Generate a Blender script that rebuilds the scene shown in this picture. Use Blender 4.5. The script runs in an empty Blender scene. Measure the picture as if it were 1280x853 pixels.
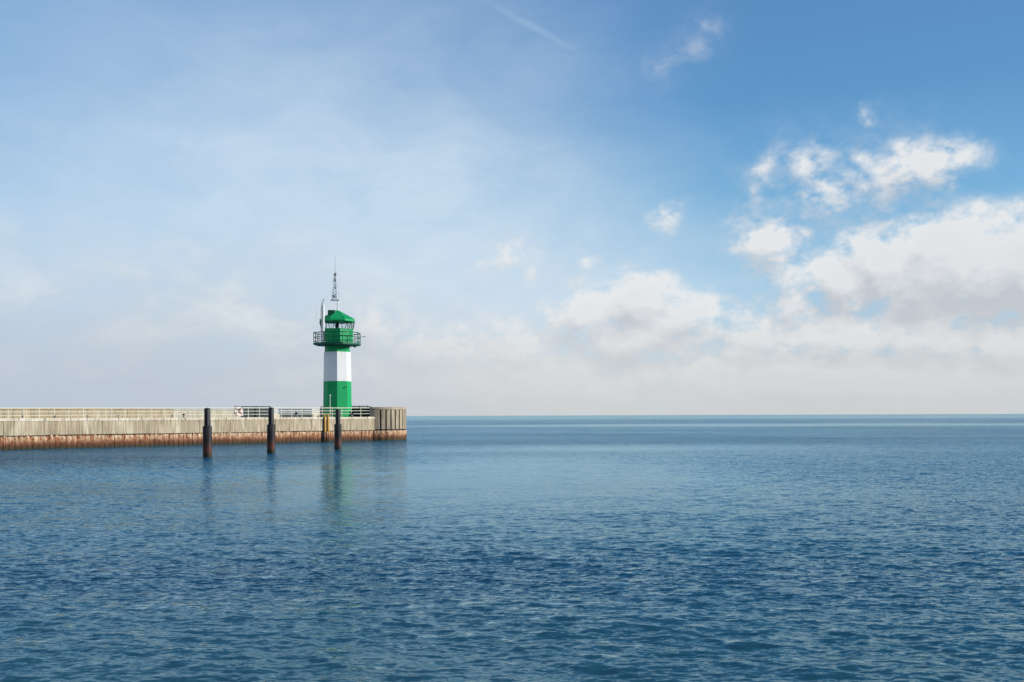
import bpy, math, random
import numpy as np
from mathutils import Matrix, Vector

random.seed(4)
rng = np.random.default_rng(11)
sc = bpy.context.scene
COL = sc.collection
PI = math.pi
R = math.radians

# ------------------------------------------------------------------ camera
FPX, CX, HY, ROLL, EYE = 1244.4, 640.0, 519.7, 0.0035, 2.5
cam_d = bpy.data.cameras.new("camera")
cam = bpy.data.objects.new("camera", cam_d)
COL.objects.link(cam)
cam_d.sensor_width = 36.0
cam_d.lens = FPX / 1280 * 36
cam_d.shift_y = (HY - 426.5) / 1280
cam_d.clip_start, cam_d.clip_end = 0.1, 200000
cr, sr = math.cos(ROLL), math.sin(ROLL)
cam.matrix_world = Matrix(((cr, sr, 0, 0), (0, 0, -1, 0), (-sr, cr, 0, EYE), (0, 0, 0, 1)))
sc.camera = cam


def ray(px, py):
    u, v = (px - CX) / FPX, (HY - py) / FPX
    return (u * cr + v * sr, -u * sr + v * cr)          # X/Y and (Z-EYE)/Y


def at(px, py, Y):
    a, b = ray(px, py)
    return Vector((a * Y, Y, EYE + b * Y))


def lin(r, g, b):
    f = lambda c: c / 12.92 if c <= 0.04045 else ((c + 0.055) / 1.055) ** 2.4
    return (f(r / 255), f(g / 255), f(b / 255))


# ------------------------------------------------------------------ node helper
class NT:
    def __init__(s, tree):
        s.t = tree
        s.n, s.l = tree.nodes, tree.links

    def put(s, sock, v):
        if v is None:
            return
        if isinstance(v, bpy.types.NodeSocket):
            s.l.new(v, sock)
        elif isinstance(v, (tuple, list)):
            if sock.type == 'RGBA' and len(v) == 3:
                v = (*v, 1)
            sock.default_value = v
        else:
            sock.default_value = v

    def m(s, op, a, b=None, c=None, clamp=False):
        n = s.n.new('ShaderNodeMath')
        n.operation, n.use_clamp = op, clamp
        for k, v in enumerate((a, b, c)):
            s.put(n.inputs[k], v)
        return n.outputs[0]

    def vm(s, op, a, b=None, c=None):
        n = s.n.new('ShaderNodeVectorMath')
        n.operation = op
        for k, v in enumerate((a, b, c)):
            s.put(n.inputs[k], v)
        return n.outputs['Value' if op in ('LENGTH', 'DOT_PRODUCT', 'DISTANCE') else 'Vector']

    def scale(s, a, k):
        n = s.n.new('ShaderNodeVectorMath')
        n.operation = 'SCALE'
        s.put(n.inputs[0], a)
        s.put(n.inputs['Scale'], k)
        return n.outputs[0]

    def mix(s, f, a, b, blend='MIX'):
        n = s.n.new('ShaderNodeMix')
        n.data_type, n.blend_type = 'RGBA', blend
        s.put(n.inputs['Factor'], f)
        s.put(n.inputs[6], a)
        s.put(n.inputs[7], b)
        return n.outputs[2]

    def rng(s, v, a, b, c=0.0, d=1.0, kind='LINEAR'):
        n = s.n.new('ShaderNodeMapRange')
        n.interpolation_type = kind
        n.clamp = True
        for k, x in enumerate((v, a, b, c, d)):
            s.put(n.inputs[k], x)
        return n.outputs[0]

    def noise(s, vec, scale, detail=4, rough=0.55, dist=0.0, dim='3D'):
        n = s.n.new('ShaderNodeTexNoise')
        n.noise_dimensions = dim
        s.put(n.inputs['Vector'], vec)
        n.inputs['Scale'].default_value = scale
        n.inputs['Detail'].default_value = detail
        n.inputs['Roughness'].default_value = rough
        n.inputs['Distortion'].default_value = dist
        return n

    def xyz(s, v):
        n = s.n.new('ShaderNodeSeparateXYZ')
        s.put(n.inputs[0], v)
        return n.outputs

    def comb(s, x, y, z=0.0):
        n = s.n.new('ShaderNodeCombineXYZ')
        for k, v in enumerate((x, y, z)):
            s.put(n.inputs[k], v)
        return n.outputs[0]


# ------------------------------------------------------------------ materials
def newmat(name):
    m = bpy.data.materials.new(name)
    m.use_nodes = True
    nt = NT(m.node_tree)
    b = m.node_tree.nodes['Principled BSDF']
    return m, nt, b


def objco(nt):
    return nt.n.new('ShaderNodeTexCoord').outputs['Object']


def paint(name, col, rough=0.45, var=0.12, dirt=None, scale=1.5, metal=0.0, streak=True):
    """painted or plain surface with slight mottling, vertical weather streaks and bump"""
    m, nt, b = newmat(name)
    co = objco(nt)
    n1 = nt.noise(co, scale, 5, 0.6).outputs[0]
    f = nt.rng(n1, 0.3, 0.7, 1 - var, 1 + var)
    c = nt.vm('MULTIPLY', (*col,), nt.comb(f, f, f))
    if dirt is not None:
        st = nt.noise(nt.vm('MULTIPLY', co, (6, 6, 0.45)) if streak else co, 1.0 if streak else 4.0, 4, 0.6).outputs[0]
        c = nt.mix(nt.rng(st, 0.5, 0.78, 0, 0.55), c, dirt)
    nt.put(b.inputs['Base Color'], c)
    nt.put(b.inputs['Roughness'], nt.rng(n1, 0.3, 0.7, rough - 0.07, rough + 0.1))
    b.inputs['Metallic'].default_value = metal
    b.inputs['Specular IOR Level'].default_value = 0.25
    return m


M = {}
M['green'] = paint('green_paint', (0.001, 0.32, 0.098), 0.5, 0.06, (0.002, 0.23, 0.08))
M['green_dark'] = paint('dark_green_steel', (0.004, 0.11, 0.055), 0.5, 0.1)
M['white'] = paint('white_paint', (0.80, 0.80, 0.79), 0.5, 0.02, (0.62, 0.60, 0.54))
M['white_metal'] = paint('white_metal', (0.72, 0.73, 0.73), 0.4, 0.05)
M['mid_metal'] = paint('mid_grey_metal', (0.34, 0.35, 0.36), 0.45, 0.1, None, 3)
M['grey_metal'] = paint('grey_metal', (0.20, 0.21, 0.22), 0.45, 0.1, None, 3)
M['black'] = paint('black_rubber', (0.018, 0.017, 0.018), 0.6, 0.3)
M['cream'] = paint('cream_rail_paint', (0.80, 0.76, 0.62), 0.5, 0.06, (0.55, 0.46, 0.32), 3, 0.0, False)
M['navy'] = paint('dark_blue_steel', (0.012, 0.025, 0.034), 0.5, 0.2)
M['yellow'] = paint('yellow_paint', (0.62, 0.33, 0.045), 0.5, 0.15, (0.16, 0.07, 0.03), 4, 0.0, False)
M['pink'] = paint('pale_board', (0.80, 0.70, 0.67), 0.6, 0.05)
M['buoy'] = paint('buoy_white', (0.80, 0.70, 0.67), 0.5, 0.03)
M['red'] = paint('dull_red', (0.42, 0.06, 0.04), 0.6, 0.1)
M['lamp_dark'] = paint('dark_lamp', (0.02, 0.02, 0.022), 0.4, 0.1)


def concrete(name, base, stain, pale, joint=0.0):
    m, nt, b = newmat(name)
    co = objco(nt)
    big = nt.noise(co, 0.55, 4, 0.55).outputs[0]
    grain = nt.noise(co, 14, 5, 0.7).outputs[0]
    x, y, z = nt.xyz(co)
    run = nt.noise(nt.comb(nt.m('MULTIPLY', x, 3.2), nt.m('MULTIPLY', y, 3.2), nt.m('MULTIPLY', z, 0.28)), 1.0, 5, 0.65).outputs[0]
    run2 = nt.noise(nt.comb(nt.m('MULTIPLY', x, 1.3), nt.m('MULTIPLY', y, 1.3), nt.m('MULTIPLY', z, 0.2)), 1.0, 3, 0.55).outputs[0]
    c = nt.mix(nt.rng(big, 0.35, 0.65), base, tuple(k * 0.8 for k in base))
    c = nt.mix(nt.rng(run, 0.47, 0.68, 0, 0.8), c, stain)
    c = nt.mix(nt.rng(run2, 0.53, 0.66, 0, 0.75), c, pale)
    fine = nt.noise(nt.comb(nt.m('MULTIPLY', x, 9.0), nt.m('MULTIPLY', y, 9.0), nt.m('MULTIPLY', z, 0.6)), 1.0, 4, 0.6).outputs[0]
    c = nt.mix(nt.rng(fine, 0.47, 0.66, 0, 0.75), c, tuple(k * 0.55 for k in stain))
    blot = nt.noise(co, 2.3, 5, 0.65).outputs[0]
    c = nt.mix(nt.rng(blot, 0.55, 0.72, 0, 0.5), c, tuple(k * 0.7 for k in base))
    k = nt.rng(grain, 0.3, 0.7, 0.82, 1.12)
    c = nt.vm('MULTIPLY', c, nt.comb(k, k, k))
    nt.put(b.inputs['Base Color'], c)
    b.inputs['Roughness'].default_value = 0.85
    bp = nt.n.new('ShaderNodeBump')
    bp.inputs['Strength'].default_value = 0.5
    bp.inputs['Distance'].default_value = 0.03
    nt.put(bp.inputs['Height'], grain)
    nt.put(b.inputs['Normal'], bp.outputs[0])
    return m


M['concrete'] = concrete('weathered_concrete', (0.54, 0.455, 0.315), (0.30, 0.235, 0.145), (0.70, 0.62, 0.47))
M['kerb'] = concrete('pale_concrete', (0.78, 0.70, 0.55), (0.58, 0.48, 0.34), (0.82, 0.77, 0.64))
M['parapet'] = concrete('beige_concrete', (0.50, 0.41, 0.265), (0.38, 0.30, 0.19), (0.56, 0.48, 0.33))
M['parapet_pale'] = concrete('pale_beige_concrete', (0.58, 0.54, 0.41), (0.44, 0.40, 0.29), (0.64, 0.60, 0.48))
M['deck'] = concrete('deck_concrete', (0.36, 0.33, 0.27), (0.27, 0.24, 0.19), (0.42, 0.39, 0.32))
M['head'] = concrete('grey_concrete', (0.48, 0.39, 0.27), (0.33, 0.26, 0.175), (0.60, 0.52, 0.39))


def rusty():
    m, nt, b = newmat('rusty_sheet_steel')
    co = objco(nt)
    x, y, z = nt.xyz(co)
    n1 = nt.noise(co, 1.6, 6, 0.65).outputs[0]
    n2 = nt.noise(nt.comb(nt.m('MULTIPLY', x, 4.2), nt.m('MULTIPLY', y, 4.2), nt.m('MULTIPLY', z, 1.3)), 1.7, 7, 0.75).outputs[0]
    n3 = nt.noise(co, 9, 4, 0.6).outputs[0]
    c = nt.mix(nt.rng(n1, 0.35, 0.65), (0.17, 0.048, 0.020), (0.34, 0.125, 0.05))
    c = nt.mix(nt.rng(n3, 0.5, 0.75, 0, 0.6), c, (0.12, 0.038, 0.02))
    # pale salt and barnacle crust on the upper half
    up = nt.rng(nt.m('ADD', z, nt.m('MULTIPLY', n1, 0.5)), 0.62, 1.15)
    crust = nt.m('MULTIPLY', nt.rng(n2, 0.44, 0.56), up)
    c = nt.mix(nt.m('MULTIPLY', crust, 0.85), c, (0.78, 0.60, 0.40))
    # wet dark algae near the water line
    wet = nt.rng(nt.m('ADD', z, nt.m('MULTIPLY', n2, 0.25)), 0.80, 0.36)
    c = nt.mix(nt.m('MULTIPLY', wet, 0.85), c, (0.05, 0.028, 0.015))
    algae = nt.m('MULTIPLY', nt.rng(nt.m('ADD', z, nt.m('MULTIPLY', n1, 0.3)), 0.45, 0.22), 0.8)
    c = nt.mix(algae, c, (0.030, 0.030, 0.013))
    b.inputs['Specular IOR Level'].default_value = 0.2
    nt.put(b.inputs['Base Color'], c)
    nt.put(b.inputs['Roughness'], nt.rng(wet, 0, 1, 0.9, 0.6))
    bp = nt.n.new('ShaderNodeBump')
    bp.inputs['Strength'].default_value = 0.8
    bp.inputs['Distance'].default_value = 0.06
    nt.put(bp.inputs['Height'], n2)
    nt.put(b.inputs['Normal'], bp.outputs[0])
    return m


M['rust'] = rusty()


def pile_mat(name, upper, low, z0, z1):
    m, nt, b = newmat(name)
    co = objco(nt)
    x, y, z = nt.xyz(co)
    n = nt.noise(nt.vm('MULTIPLY', co, (5, 5, 1.2)), 1.0, 5, 0.65).outputs[0]
    c = nt.mix(nt.rng(n, 0.35, 0.7), upper, tuple(k * 1.9 for k in upper))
    ns = nt.noise(nt.vm('MULTIPLY', co, (11, 11, 0.5)), 1.0, 3, 0.6).outputs[0]
    c = nt.mix(nt.m('MULTIPLY', nt.rng(ns, 0.56, 0.66, 0.0, 0.55), nt.rng(z, 1.2, 2.6)), c, (0.16, 0.15, 0.14))
    f = nt.rng(nt.m('ADD', z, nt.m('MULTIPLY', n, 0.5)), z1, z0)
    c = nt.mix(nt.m('MULTIPLY', f, nt.rng(n, 0.3, 0.5, 0.35, 1)), c, low)
    b.inputs['Specular IOR Level'].default_value = 0.2
    w = nt.rng(z, 0.45, 0.15)
    c = nt.mix(w, c, (0.02, 0.016, 0.012))
    nt.put(b.inputs['Base Color'], c)
    b.inputs['Roughness'].default_value = 0.55
    bp = nt.n.new('ShaderNodeBump')
    bp.inputs['Strength'].default_value = 0.5
    bp.inputs['Distance'].default_value = 0.03
    nt.put(bp.inputs['Height'], n)
    nt.put(b.inputs['Normal'], bp.outputs[0])
    return m


M['pile'] = pile_mat('tarred_pile_steel', (0.009, 0.008, 0.010), (0.11, 0.030, 0.017), 0.55, 1.25)
M['pile_top'] = pile_mat('pile_black_coating', (0.008, 0.008, 0.010), (0.008, 0.008, 0.010), 0.0, 0.1)


def glass():
    m, nt, b = newmat('window_glass')
    nt.n.remove(b)
    out = nt.n['Material Output']
    tr = nt.n.new('ShaderNodeBsdfTransparent')
    tr.inputs[0].default_value = (0.93, 0.95, 0.95, 1)
    gl = nt.n.new('ShaderNodeBsdfGlossy')
    gl.inputs['Roughness'].default_value = 0.03
    mx = nt.n.new('ShaderNodeMixShader')
    fr = nt.n.new('ShaderNodeFresnel')
    fr.inputs[0].default_value = 1.45
    nt.put(mx.inputs[0], nt.m('MULTIPLY', fr.outputs[0], 0.3))
    nt.l.new(tr.outputs[0], mx.inputs[1])
    nt.l.new(gl.outputs[0], mx.inputs[2])
    nt.l.new(mx.outputs[0], out.inputs[0])
    return m


M['glass'] = glass()


# ------------------------------------------------------------------ mesh builder
class MB:
    def __init__(s):
        s.v, s.f = [], []

    def add(s, vs, fs):
        k = len(s.v)
        s.v += [tuple(p) for p in vs]
        s.f += [tuple(i + k for i in f) for f in fs]

    def box(s, x0, x1, y0, y1, z0, z1, ch=0.0):
        if ch <= 0:
            s.add([(x0, y0, z0), (x1, y0, z0), (x1, y1, z0), (x0, y1, z0), (x0, y0, z1), (x1, y0, z1), (x1, y1, z1), (x0, y1, z1)],
                  [(3, 2, 1, 0), (4, 5, 6, 7), (0, 1, 5, 4), (1, 2, 6, 5), (2, 3, 7, 6), (3, 0, 4, 7)])
            return
        c = ch
        pts = [(x0, y0 + c), (x0 + c, y0), (x1 - c, y0), (x1, y0 + c), (x1, y1 - c), (x1 - c, y1), (x0 + c, y1), (x0, y1 - c)]
        ins = [(min(max(x, x0 + c), x1 - c), min(max(y, y0 + c), y1 - c)) for x, y in pts]
        rows = [[(x, y, z0) for x, y in pts], [(x, y, z1 - c) for x, y in pts]]
        V = rows[0] + rows[1] + [(x, y, z1) for x, y in ins]
        F = [tuple(range(7, -1, -1)), tuple(range(16, 24))]
        for r in (0, 8):
            for i in range(8):
                j = (i + 1) % 8
                F.append((r + i, r + j, r + j + 8, r + i + 8))
        s.add(V, F)

    def tube(s, pts, r, n=8, r1=None, cap=True):
        pts = [Vector(p) for p in pts]
        V, F = [], []
        ref = None
        for k, p in enumerate(pts):
            d = (pts[min(k + 1, len(pts) - 1)] - pts[max(k - 1, 0)]).normalized()
            a = Vector((0, 0, 1)) if abs(d.z) < 0.9 else Vector((1, 0, 0))
            if ref is None:
                ref = d.cross(a).normalized()
            e1 = (ref - d * ref.dot(d)).normalized()
            ref = e1
            e2 = d.cross(e1)
            rr = r if r1 is None else r + (r1 - r) * k / (len(pts) - 1)
            for i in range(n):
                t = 2 * PI * i / n
                V.append(p + e1 * (rr * math.cos(t)) + e2 * (rr * math.sin(t)))
        for k in range(len(pts) - 1):
            for i in range(n):
                j = (i + 1) % n
                F.append((k * n + i, k * n + j, k * n + n + j, k * n + n + i))
        if cap:
            F.append(tuple(range(n - 1, -1, -1)))
            F.append(tuple(range((len(pts) - 1) * n, len(pts) * n)))
        s.add(V, F)

    def lathe(s, prof, n=32, ph=0.0, cx=0, cy=0, cap0=True, cap1=True):
        """prof: (radius, z) from bottom to top; angle measured from the front (-y) towards +x"""
        V, F = [], []
        for r, z in prof:
            for i in range(n):
                a = ph + 2 * PI * i / n
                V.append((cx + r * math.sin(a), cy - r * math.cos(a), z))
        for k in range(len(prof) - 1):
            for i in range(n):
                j = (i + 1) % n
                F.append((k * n + i, k * n + j, k * n + n + j, k * n + n + i))
        if cap0:
            F.append(tuple(range(n - 1, -1, -1)))
        if cap1:
            F.append(tuple(range((len(prof) - 1) * n, len(prof) * n)))
        s.add(V, F)

    def strip(s, pts, z0, z1):
        V = [(x, y, z0) for x, y in pts] + [(x, y, z1) for x, y in pts]
        n = len(pts)
        s.add(V, [(i, i + 1, n + i + 1, n + i) for i in range(n - 1)])

    def prism(s, pts, z0, z1):
        n = len(pts)
        V = [(x, y, z0) for x, y in pts] + [(x, y, z1) for x, y in pts]
        F = [tuple(range(n - 1, -1, -1)), tuple(range(n, 2 * n))]
        F += [(i, (i + 1) % n, n + (i + 1) % n, n + i) for i in range(n)]
        s.add(V, F)

    def build(s, name, mat, parent=None, smooth=None):
        me = bpy.data.meshes.new(name)
        me.from_pydata(s.v, [], s.f)
        me.validate()
        me.materials.append(M[mat] if isinstance(mat, str) else mat)
        o = bpy.data.objects.new(name, me)
        COL.objects.link(o)
        if smooth is not None:
            me.shade_smooth()
            me.set_sharp_from_angle(angle=R(smooth))
        if parent:
            o.parent = parent
        return o


def tag(o, label=None, cat=None, group=None, kind=None):
    for k, v in (('label', label), ('category', cat), ('group', group), ('kind', kind)):
        if v:
            o[k] = v
    return o


def empty(name, loc, rz=0.0):
    o = bpy.data.objects.new(name, None)
    COL.objects.link(o)
    o.location = loc
    o.rotation_euler = (0, 0, rz)
    o.empty_display_size = 0.3
    return o


def copy_tree(o, parent=None):
    c = o.copy()
    COL.objects.link(c)
    c.parent = parent
    for ch in list(o.children):
        copy_tree(ch, c)
    return c


# ------------------------------------------------------------------ pier frame
A = Vector((-39.0, 75.9, 0))
D = Vector((0.71, 0.704, 0)).normalized()
BK = Vector((-D.y, D.x, 0))            # away from the viewer
ANG = math.atan2(D.y, D.x)
S0, S1, WID = -26.0, 36.4, 6.3
ZD, ZK, ZR = 2.2, 2.42, 1.1             # deck, kerb top, rust line


def s_at(px, yl, py=519):
    """distance along the pier where the line 'yl behind the front face' crosses picture column px"""
    k = ray(px, py)[0]
    b = A + BK * yl
    return (k * b.y - b.x) / (D.x - k * D.y)


def pw(s, yl, z=0.0):
    p = A + D * s + BK * yl
    return Vector((p.x, p.y, z))


pier = empty('pier', (A.x, A.y, 0), ANG)
tag(pier, 'long concrete pier with rusty steel foot and rounded head, carrying the lighthouse', 'pier')
# concrete face in cast sections with open joints, and a core behind
mb = MB()
s = S0
k = 0
while s < S1 - 1:
    L = random.choice((3.0, 3.9, 4.6))
    e = min(s + L, S1)
    off = 0.012 * random.uniform(-1, 1)
    mb.box(s + 0.008, e - 0.008, off, 0.55, ZR + 0.03 * random.uniform(-1, 1), ZD - 0.004, 0.02)
    s = e
mb.box(S0, S1, 0.08, 0.5, ZR + 0.03, ZD - 0.03)
mb.build('concrete_face', 'concrete', pier)
mb = MB()
mb.box(S0, S1, 0.30, WID, -1.0, ZD)
mb.build('deck', 'deck', pier)
mb = MB()
s = S0
while s < S1 - 0.2:
    e = min(s + 1.95, S1)
    mb.box(s + 0.012, e - 0.012, -0.035, 0.40, ZD + 0.002, ZK + random.uniform(-0.006, 0.006), 0.03)
    s = e
mb.build('kerb', 'kerb', pier)
# corrugated sheet piling
mb = MB()
pts = []
s = S0
per = 0.84
while s < S1:
    for ds, dy in ((0, 0.06), (0.17, 0.06), (0.23, 0.085), (0.37, 0.085)):
        pts.append((s + ds, dy + random.uniform(-0.012, 0.012)))
    s += 0.43
mb.strip(pts, -1.2, ZR + 0.06)
mb.build('sheet_piling', 'rust', pier)
# thin black strip drawn in as the shadow line under the concrete
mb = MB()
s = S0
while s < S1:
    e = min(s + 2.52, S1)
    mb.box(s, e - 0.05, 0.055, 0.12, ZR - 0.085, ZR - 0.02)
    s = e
mb.build('shadow_strip', M['pile_top'], pier)

# rounded pier head ------------------------------------------------
HC = Vector((-14.35, 104.0, 0))
HRAD = 3.28
inv = Matrix.Rotation(-ANG, 4, 'Z')
hc = inv @ (HC - Vector((A.x, A.y, 0)))
slots = [R(a) for a in (18.5, 28.4, 38, 47.5, 58, 69, 79, 90, 100, 110, 120)]


A0, A1 = R(-6.5), R(275)                 # the drum is cut straight on the side of the pier


def ring(prof, name, mat, parent, n=72, smooth=None):
    m = MB()
    V, F = [], []
    for r, z in prof:
        for i in range(n + 1):
            a = A0 + (A1 - A0) * i / n
            V.append((r * math.sin(a), -r * math.cos(a), z))
    w_ = n + 1
    for k in range(len(prof) - 1):
        for i in range(w_):
            j = (i + 1) % w_
            F.append((k * w_ + i, k * w_ + j, k * w_ + w_ + j, k * w_ + w_ + i))
    F.append(tuple(range(w_ - 1, -1, -1)))
    F.append(tuple(range((len(prof) - 1) * w_, len(prof) * w_)))
    m.add(V, F)
    o = m.build(name, mat, parent, smooth)
    o.location = (hc.x, hc.y, 0)
    o.rotation_euler = (0, 0, -ANG)
    return o


head = ring([(HRAD - 0.24, 0.9), (HRAD - 0.24, 3.10)], 'pier_head', 'head', pier, 72, 40)
# ribbed wall: outer shell pieces between the slots
mb = MB()
hw = 0.085 / HRAD
edges = []
prev = slots[-1] + hw
full = 2 * PI
arcs = []
for i, a in enumerate(slots):
    arcs.append(((slots[i - 1] + hw) if i else A0, a - hw))
arcs.append((slots[-1] + hw, A1))
for a0, a1 in arcs:
    n = max(2, int((a1 - a0) / 0.06))
    out = [(HRAD * math.sin(a0 + (a1 - a0) * t / n), -HRAD * math.cos(a0 + (a1 - a0) * t / n)) for t in range(n + 1)]
    inn = [((HRAD - 0.235) * math.sin(a0 + (a1 - a0) * t / n), -(HRAD - 0.235) * math.cos(a0 + (a1 - a0) * t / n)) for t in range(n + 1)]
    poly = out + inn[::-1]
    V = [(x, y, 1.16) for x, y in poly] + [(x, y, 3.13) for x, y in poly]
    m_ = len(poly)
    F = [(j, j + 1, m_ + j + 1, m_ + j) for j in range(n)]
    F += [(m_ - 1, 0, m_, 2 * m_ - 1), (n, n + 1, m_ + n + 1, m_ + n)]
    for j in range(n):
        F.append((j + 1, j, m_ - 1 - j, m_ - 2 - j))
    mb.add(V, F)
o = mb.build('ribbed_wall', 'head', head)
o = ring([(HRAD - 0.02, 3.132), (HRAD + 0.03, 3.16), (HRAD + 0.03, 3.37), (HRAD - 0.02, 3.41), (HRAD - 0.45, 3.42)], 'coping', 'head', pier, 72, 40)
mb = MB()
for a in slots:
    c, s_ = math.cos(a), math.sin(a)
    w = 0.07
    r0, r1 = HRAD - 0.238, HRAD - 0.07
    q = [(r0, -w), (r1, -w), (r1, w), (r0, w)]
    V = [(r * s_ + t * c, -r * c + t * s_, z) for z in (1.1, 3.12) for r, t in q]
    b = MB()
    b.add(V, [(3, 2, 1, 0), (4, 5, 6, 7), (0, 1, 5, 4), (1, 2, 6, 5), (2, 3, 7, 6), (3, 0, 4, 7)])
    b.build('fender', 'black', head)
# rusty skirt of the head
m = MB()
prof_n = 120
V, F = [], []
for z in (-1.2, 1.02):
    for i in range(prof_n):
        a = 2 * PI * i / prof_n
        r = HRAD + 0.03 + (0.02 if (i // 2) % 2 else -0.02)
        V.append((r * math.sin(a), -r * math.cos(a), z))
F = [(i, (i + 1) % prof_n, prof_n + (i + 1) % prof_n, prof_n + i) for i in range(prof_n)]
F.append(tuple(range(prof_n, 2 * prof_n)))
m.add(V, F)
o = m.build('head_piling', 'rust', pier)
o.location = (hc.x, hc.y, 0)
o.rotation_euler = (0, 0, -ANG)
ring([(HRAD - 0.05, 1.03), (HRAD - 0.05, 1.16)], 'dark_joint', 'pile_top', pier, 72, 40)

# front railing ------------------------------------------------------
rail = empty('pier_railing', (A.x, A.y, ZK), ANG)
tag(rail, 'long cream three-bar railing along the near edge of the pier', 'railing')
RS0, RS1 = S0 + 0.3, s_at(462.5, 0.12)
rz = lambda s, h: h - ZK + 0.0035 * s
for h, r in ((3.2, 0.036), (2.91, 0.024), (2.62, 0.024)):
    mb = MB()
    mb.tube([(RS0 + (RS1 - RS0) * t / 12, 0.12, rz(RS0 + (RS1 - RS0) * t / 12, h)) for t in range(13)], r, 8)
    mb.build('rail', 'cream', rail, 50)
n = int((RS1 - RS0) / 1.13)
for i in range(n + 1):
    s = RS0 + (RS1 - RS0) * i / n
    mb = MB()
    top = rz(s, 3.17)
    mb.tube([(s, 0.12, -0.02), (s, 0.12, top)], 0.026, 8)
    mb.box(s - 0.06, s + 0.06, 0.06, 0.18, 0.0, 0.02)
    mb.build('post', 'cream', rail, 50)

# parapet on the far edge ---------------------------------------------
def parapet(sa, sb, y0, y1, zt, name, mat, label):
    o = empty(name, pw(sa, 0, ZD), ANG)
    mb = MB()
    x = 0.0
    Lw = sb - sa
    while x < Lw - 0.05:
        e = min(x + 3.2, Lw)
        if Lw - e < 0.7:
            e = Lw
        mb.box(x + 0.012, e - 0.012, y0, y1, 0.003, zt - ZD - 0.09)
        x = e
    mb.build('wall_panel', mat, o)
    mb = MB()
    mb.box(0, Lw, y0 - 0.05, y1 + 0.05, zt - ZD - 0.088, zt - ZD, 0.02)
    mb.build('coping', mat, o)
    return tag(o, label, 'wall')


sA = s_at(216, 5.85)
parapet(S0, sA, 5.85, 6.15, 3.24, 'parapet_wall', 'parapet', 'long beige concrete parapet wall behind the railing at the left of the pier')
sB = s_at(301, 5.85)
parapet(sA + 0.004, sB, 5.85, 6.15, 3.2, 'parapet_wall', 'parapet_pale', 'paler parapet wall behind the railing around the leftmost mooring pile')
sC, sD = s_at(339, 5.85), s_at(400, 5.85)
fr = empty('far_railing', pw(sC, 0, ZD), ANG)
Lf = sD - sC
mb = MB()
mb.box(0, Lf, 5.75, 6.15, 0.002, 0.50, 0.03)
mb.build('kerb', 'kerb', fr)
for h, r in ((1.0, 0.05), (0.78, 0.045), (0.60, 0.045)):
    mb = MB()
    mb.tube([(0, 5.9, h), (Lf, 5.9, h)], r, 8)
    mb.build('rail', 'cream', fr, 50)
for i in range(7):
    mb = MB()
    mb.tube([(0.03 + (Lf - 0.06) * i / 6, 5.9, 0.502), (0.03 + (Lf - 0.06) * i / 6, 5.9, 0.98)], 0.03, 8)
    mb.build('post', 'cream', fr, 50)
tag(fr, 'short cream railing on the far pier edge, between the middle mooring pile and the lighthouse', 'railing')



def windbreak(sa, sb, zt, label, across=None):
    o = empty('steel_screen', pw(sa, 0, ZD), ANG)
    Lw = sb - sa
    if across:
        o.location = pw(sa + 5.99, across[0], ZD)
        o.rotation_euler = (0, 0, ANG + PI / 2)
        Lw = across[1] - across[0]
    h = zt - ZD
    mb = MB()
    mb.box(0.05, Lw - 0.05, 5.92, 5.98, 0.12, h - 0.08)
    mb.build('panel', 'navy', o)
    np_ = max(1, round(Lw / 1.6))
    for i in range(np_ + 1):
        mb = MB()
        x = Lw * i / np_
        mb.box(x - 0.06, x + 0.06, 5.82, 5.915, 0.003, h + 0.02)
        mb.build('post', 'navy', o)
    mb = MB()
    mb.tube([(-0.06, 5.87, h + 0.06), (Lw + 0.06, 5.87, h + 0.06)], 0.045, 8)
    mb.build('top_rail', 'navy', o, 50)
    return tag(o, label, 'fence')


windbreak(sB + 0.1, sC - 0.1, 3.40, 'dark blue steel screen beside the lifebuoy, behind the middle mooring pile')
windbreak(sD + 0.1, 34.0, 3.40, 'dark blue steel screen behind the foot of the lighthouse, left of the white pole')
windbreak(34.66 - 0.05, 0, 3.44, 'dark blue steel screen right of the lighthouse foot, against the pier head', (0.3, 4.6))
# end post of the railing by the head
o = empty('end_post', pw(RS1 + 0.05, 0.16, ZK), ANG)
mb = MB()
mb.box(-0.11, 0.11, -0.09, 0.09, 0.001, 1.0, 0.02)
mb.build('post', 'navy', o)
mb = MB()
mb.box(-0.13, 0.13, -0.11, 0.11, 1.002, 1.04, 0.015)
mb.build('cap', 'navy', o)
tag(o, 'thick dark steel post where the railing meets the pier head', 'post')

# bollards on the kerb ------------------------------------------------
def bollard_proto():
    o = empty('mooring_bollard', (0, 0, 0))
    mb = MB()
    mb.lathe([(0.10, 0), (0.10, 0.025), (0.06, 0.04), (0.055, 0.2)], 16)
    mb.build('stem', 'grey_metal', o, 40)
    mb = MB()
    mb.lathe([(0.055, 0.201), (0.095, 0.22), (0.10, 0.26), (0.075, 0.295), (0.02, 0.305)], 16)
    mb.build('cap', 'black', o, 40)
    return o


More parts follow.
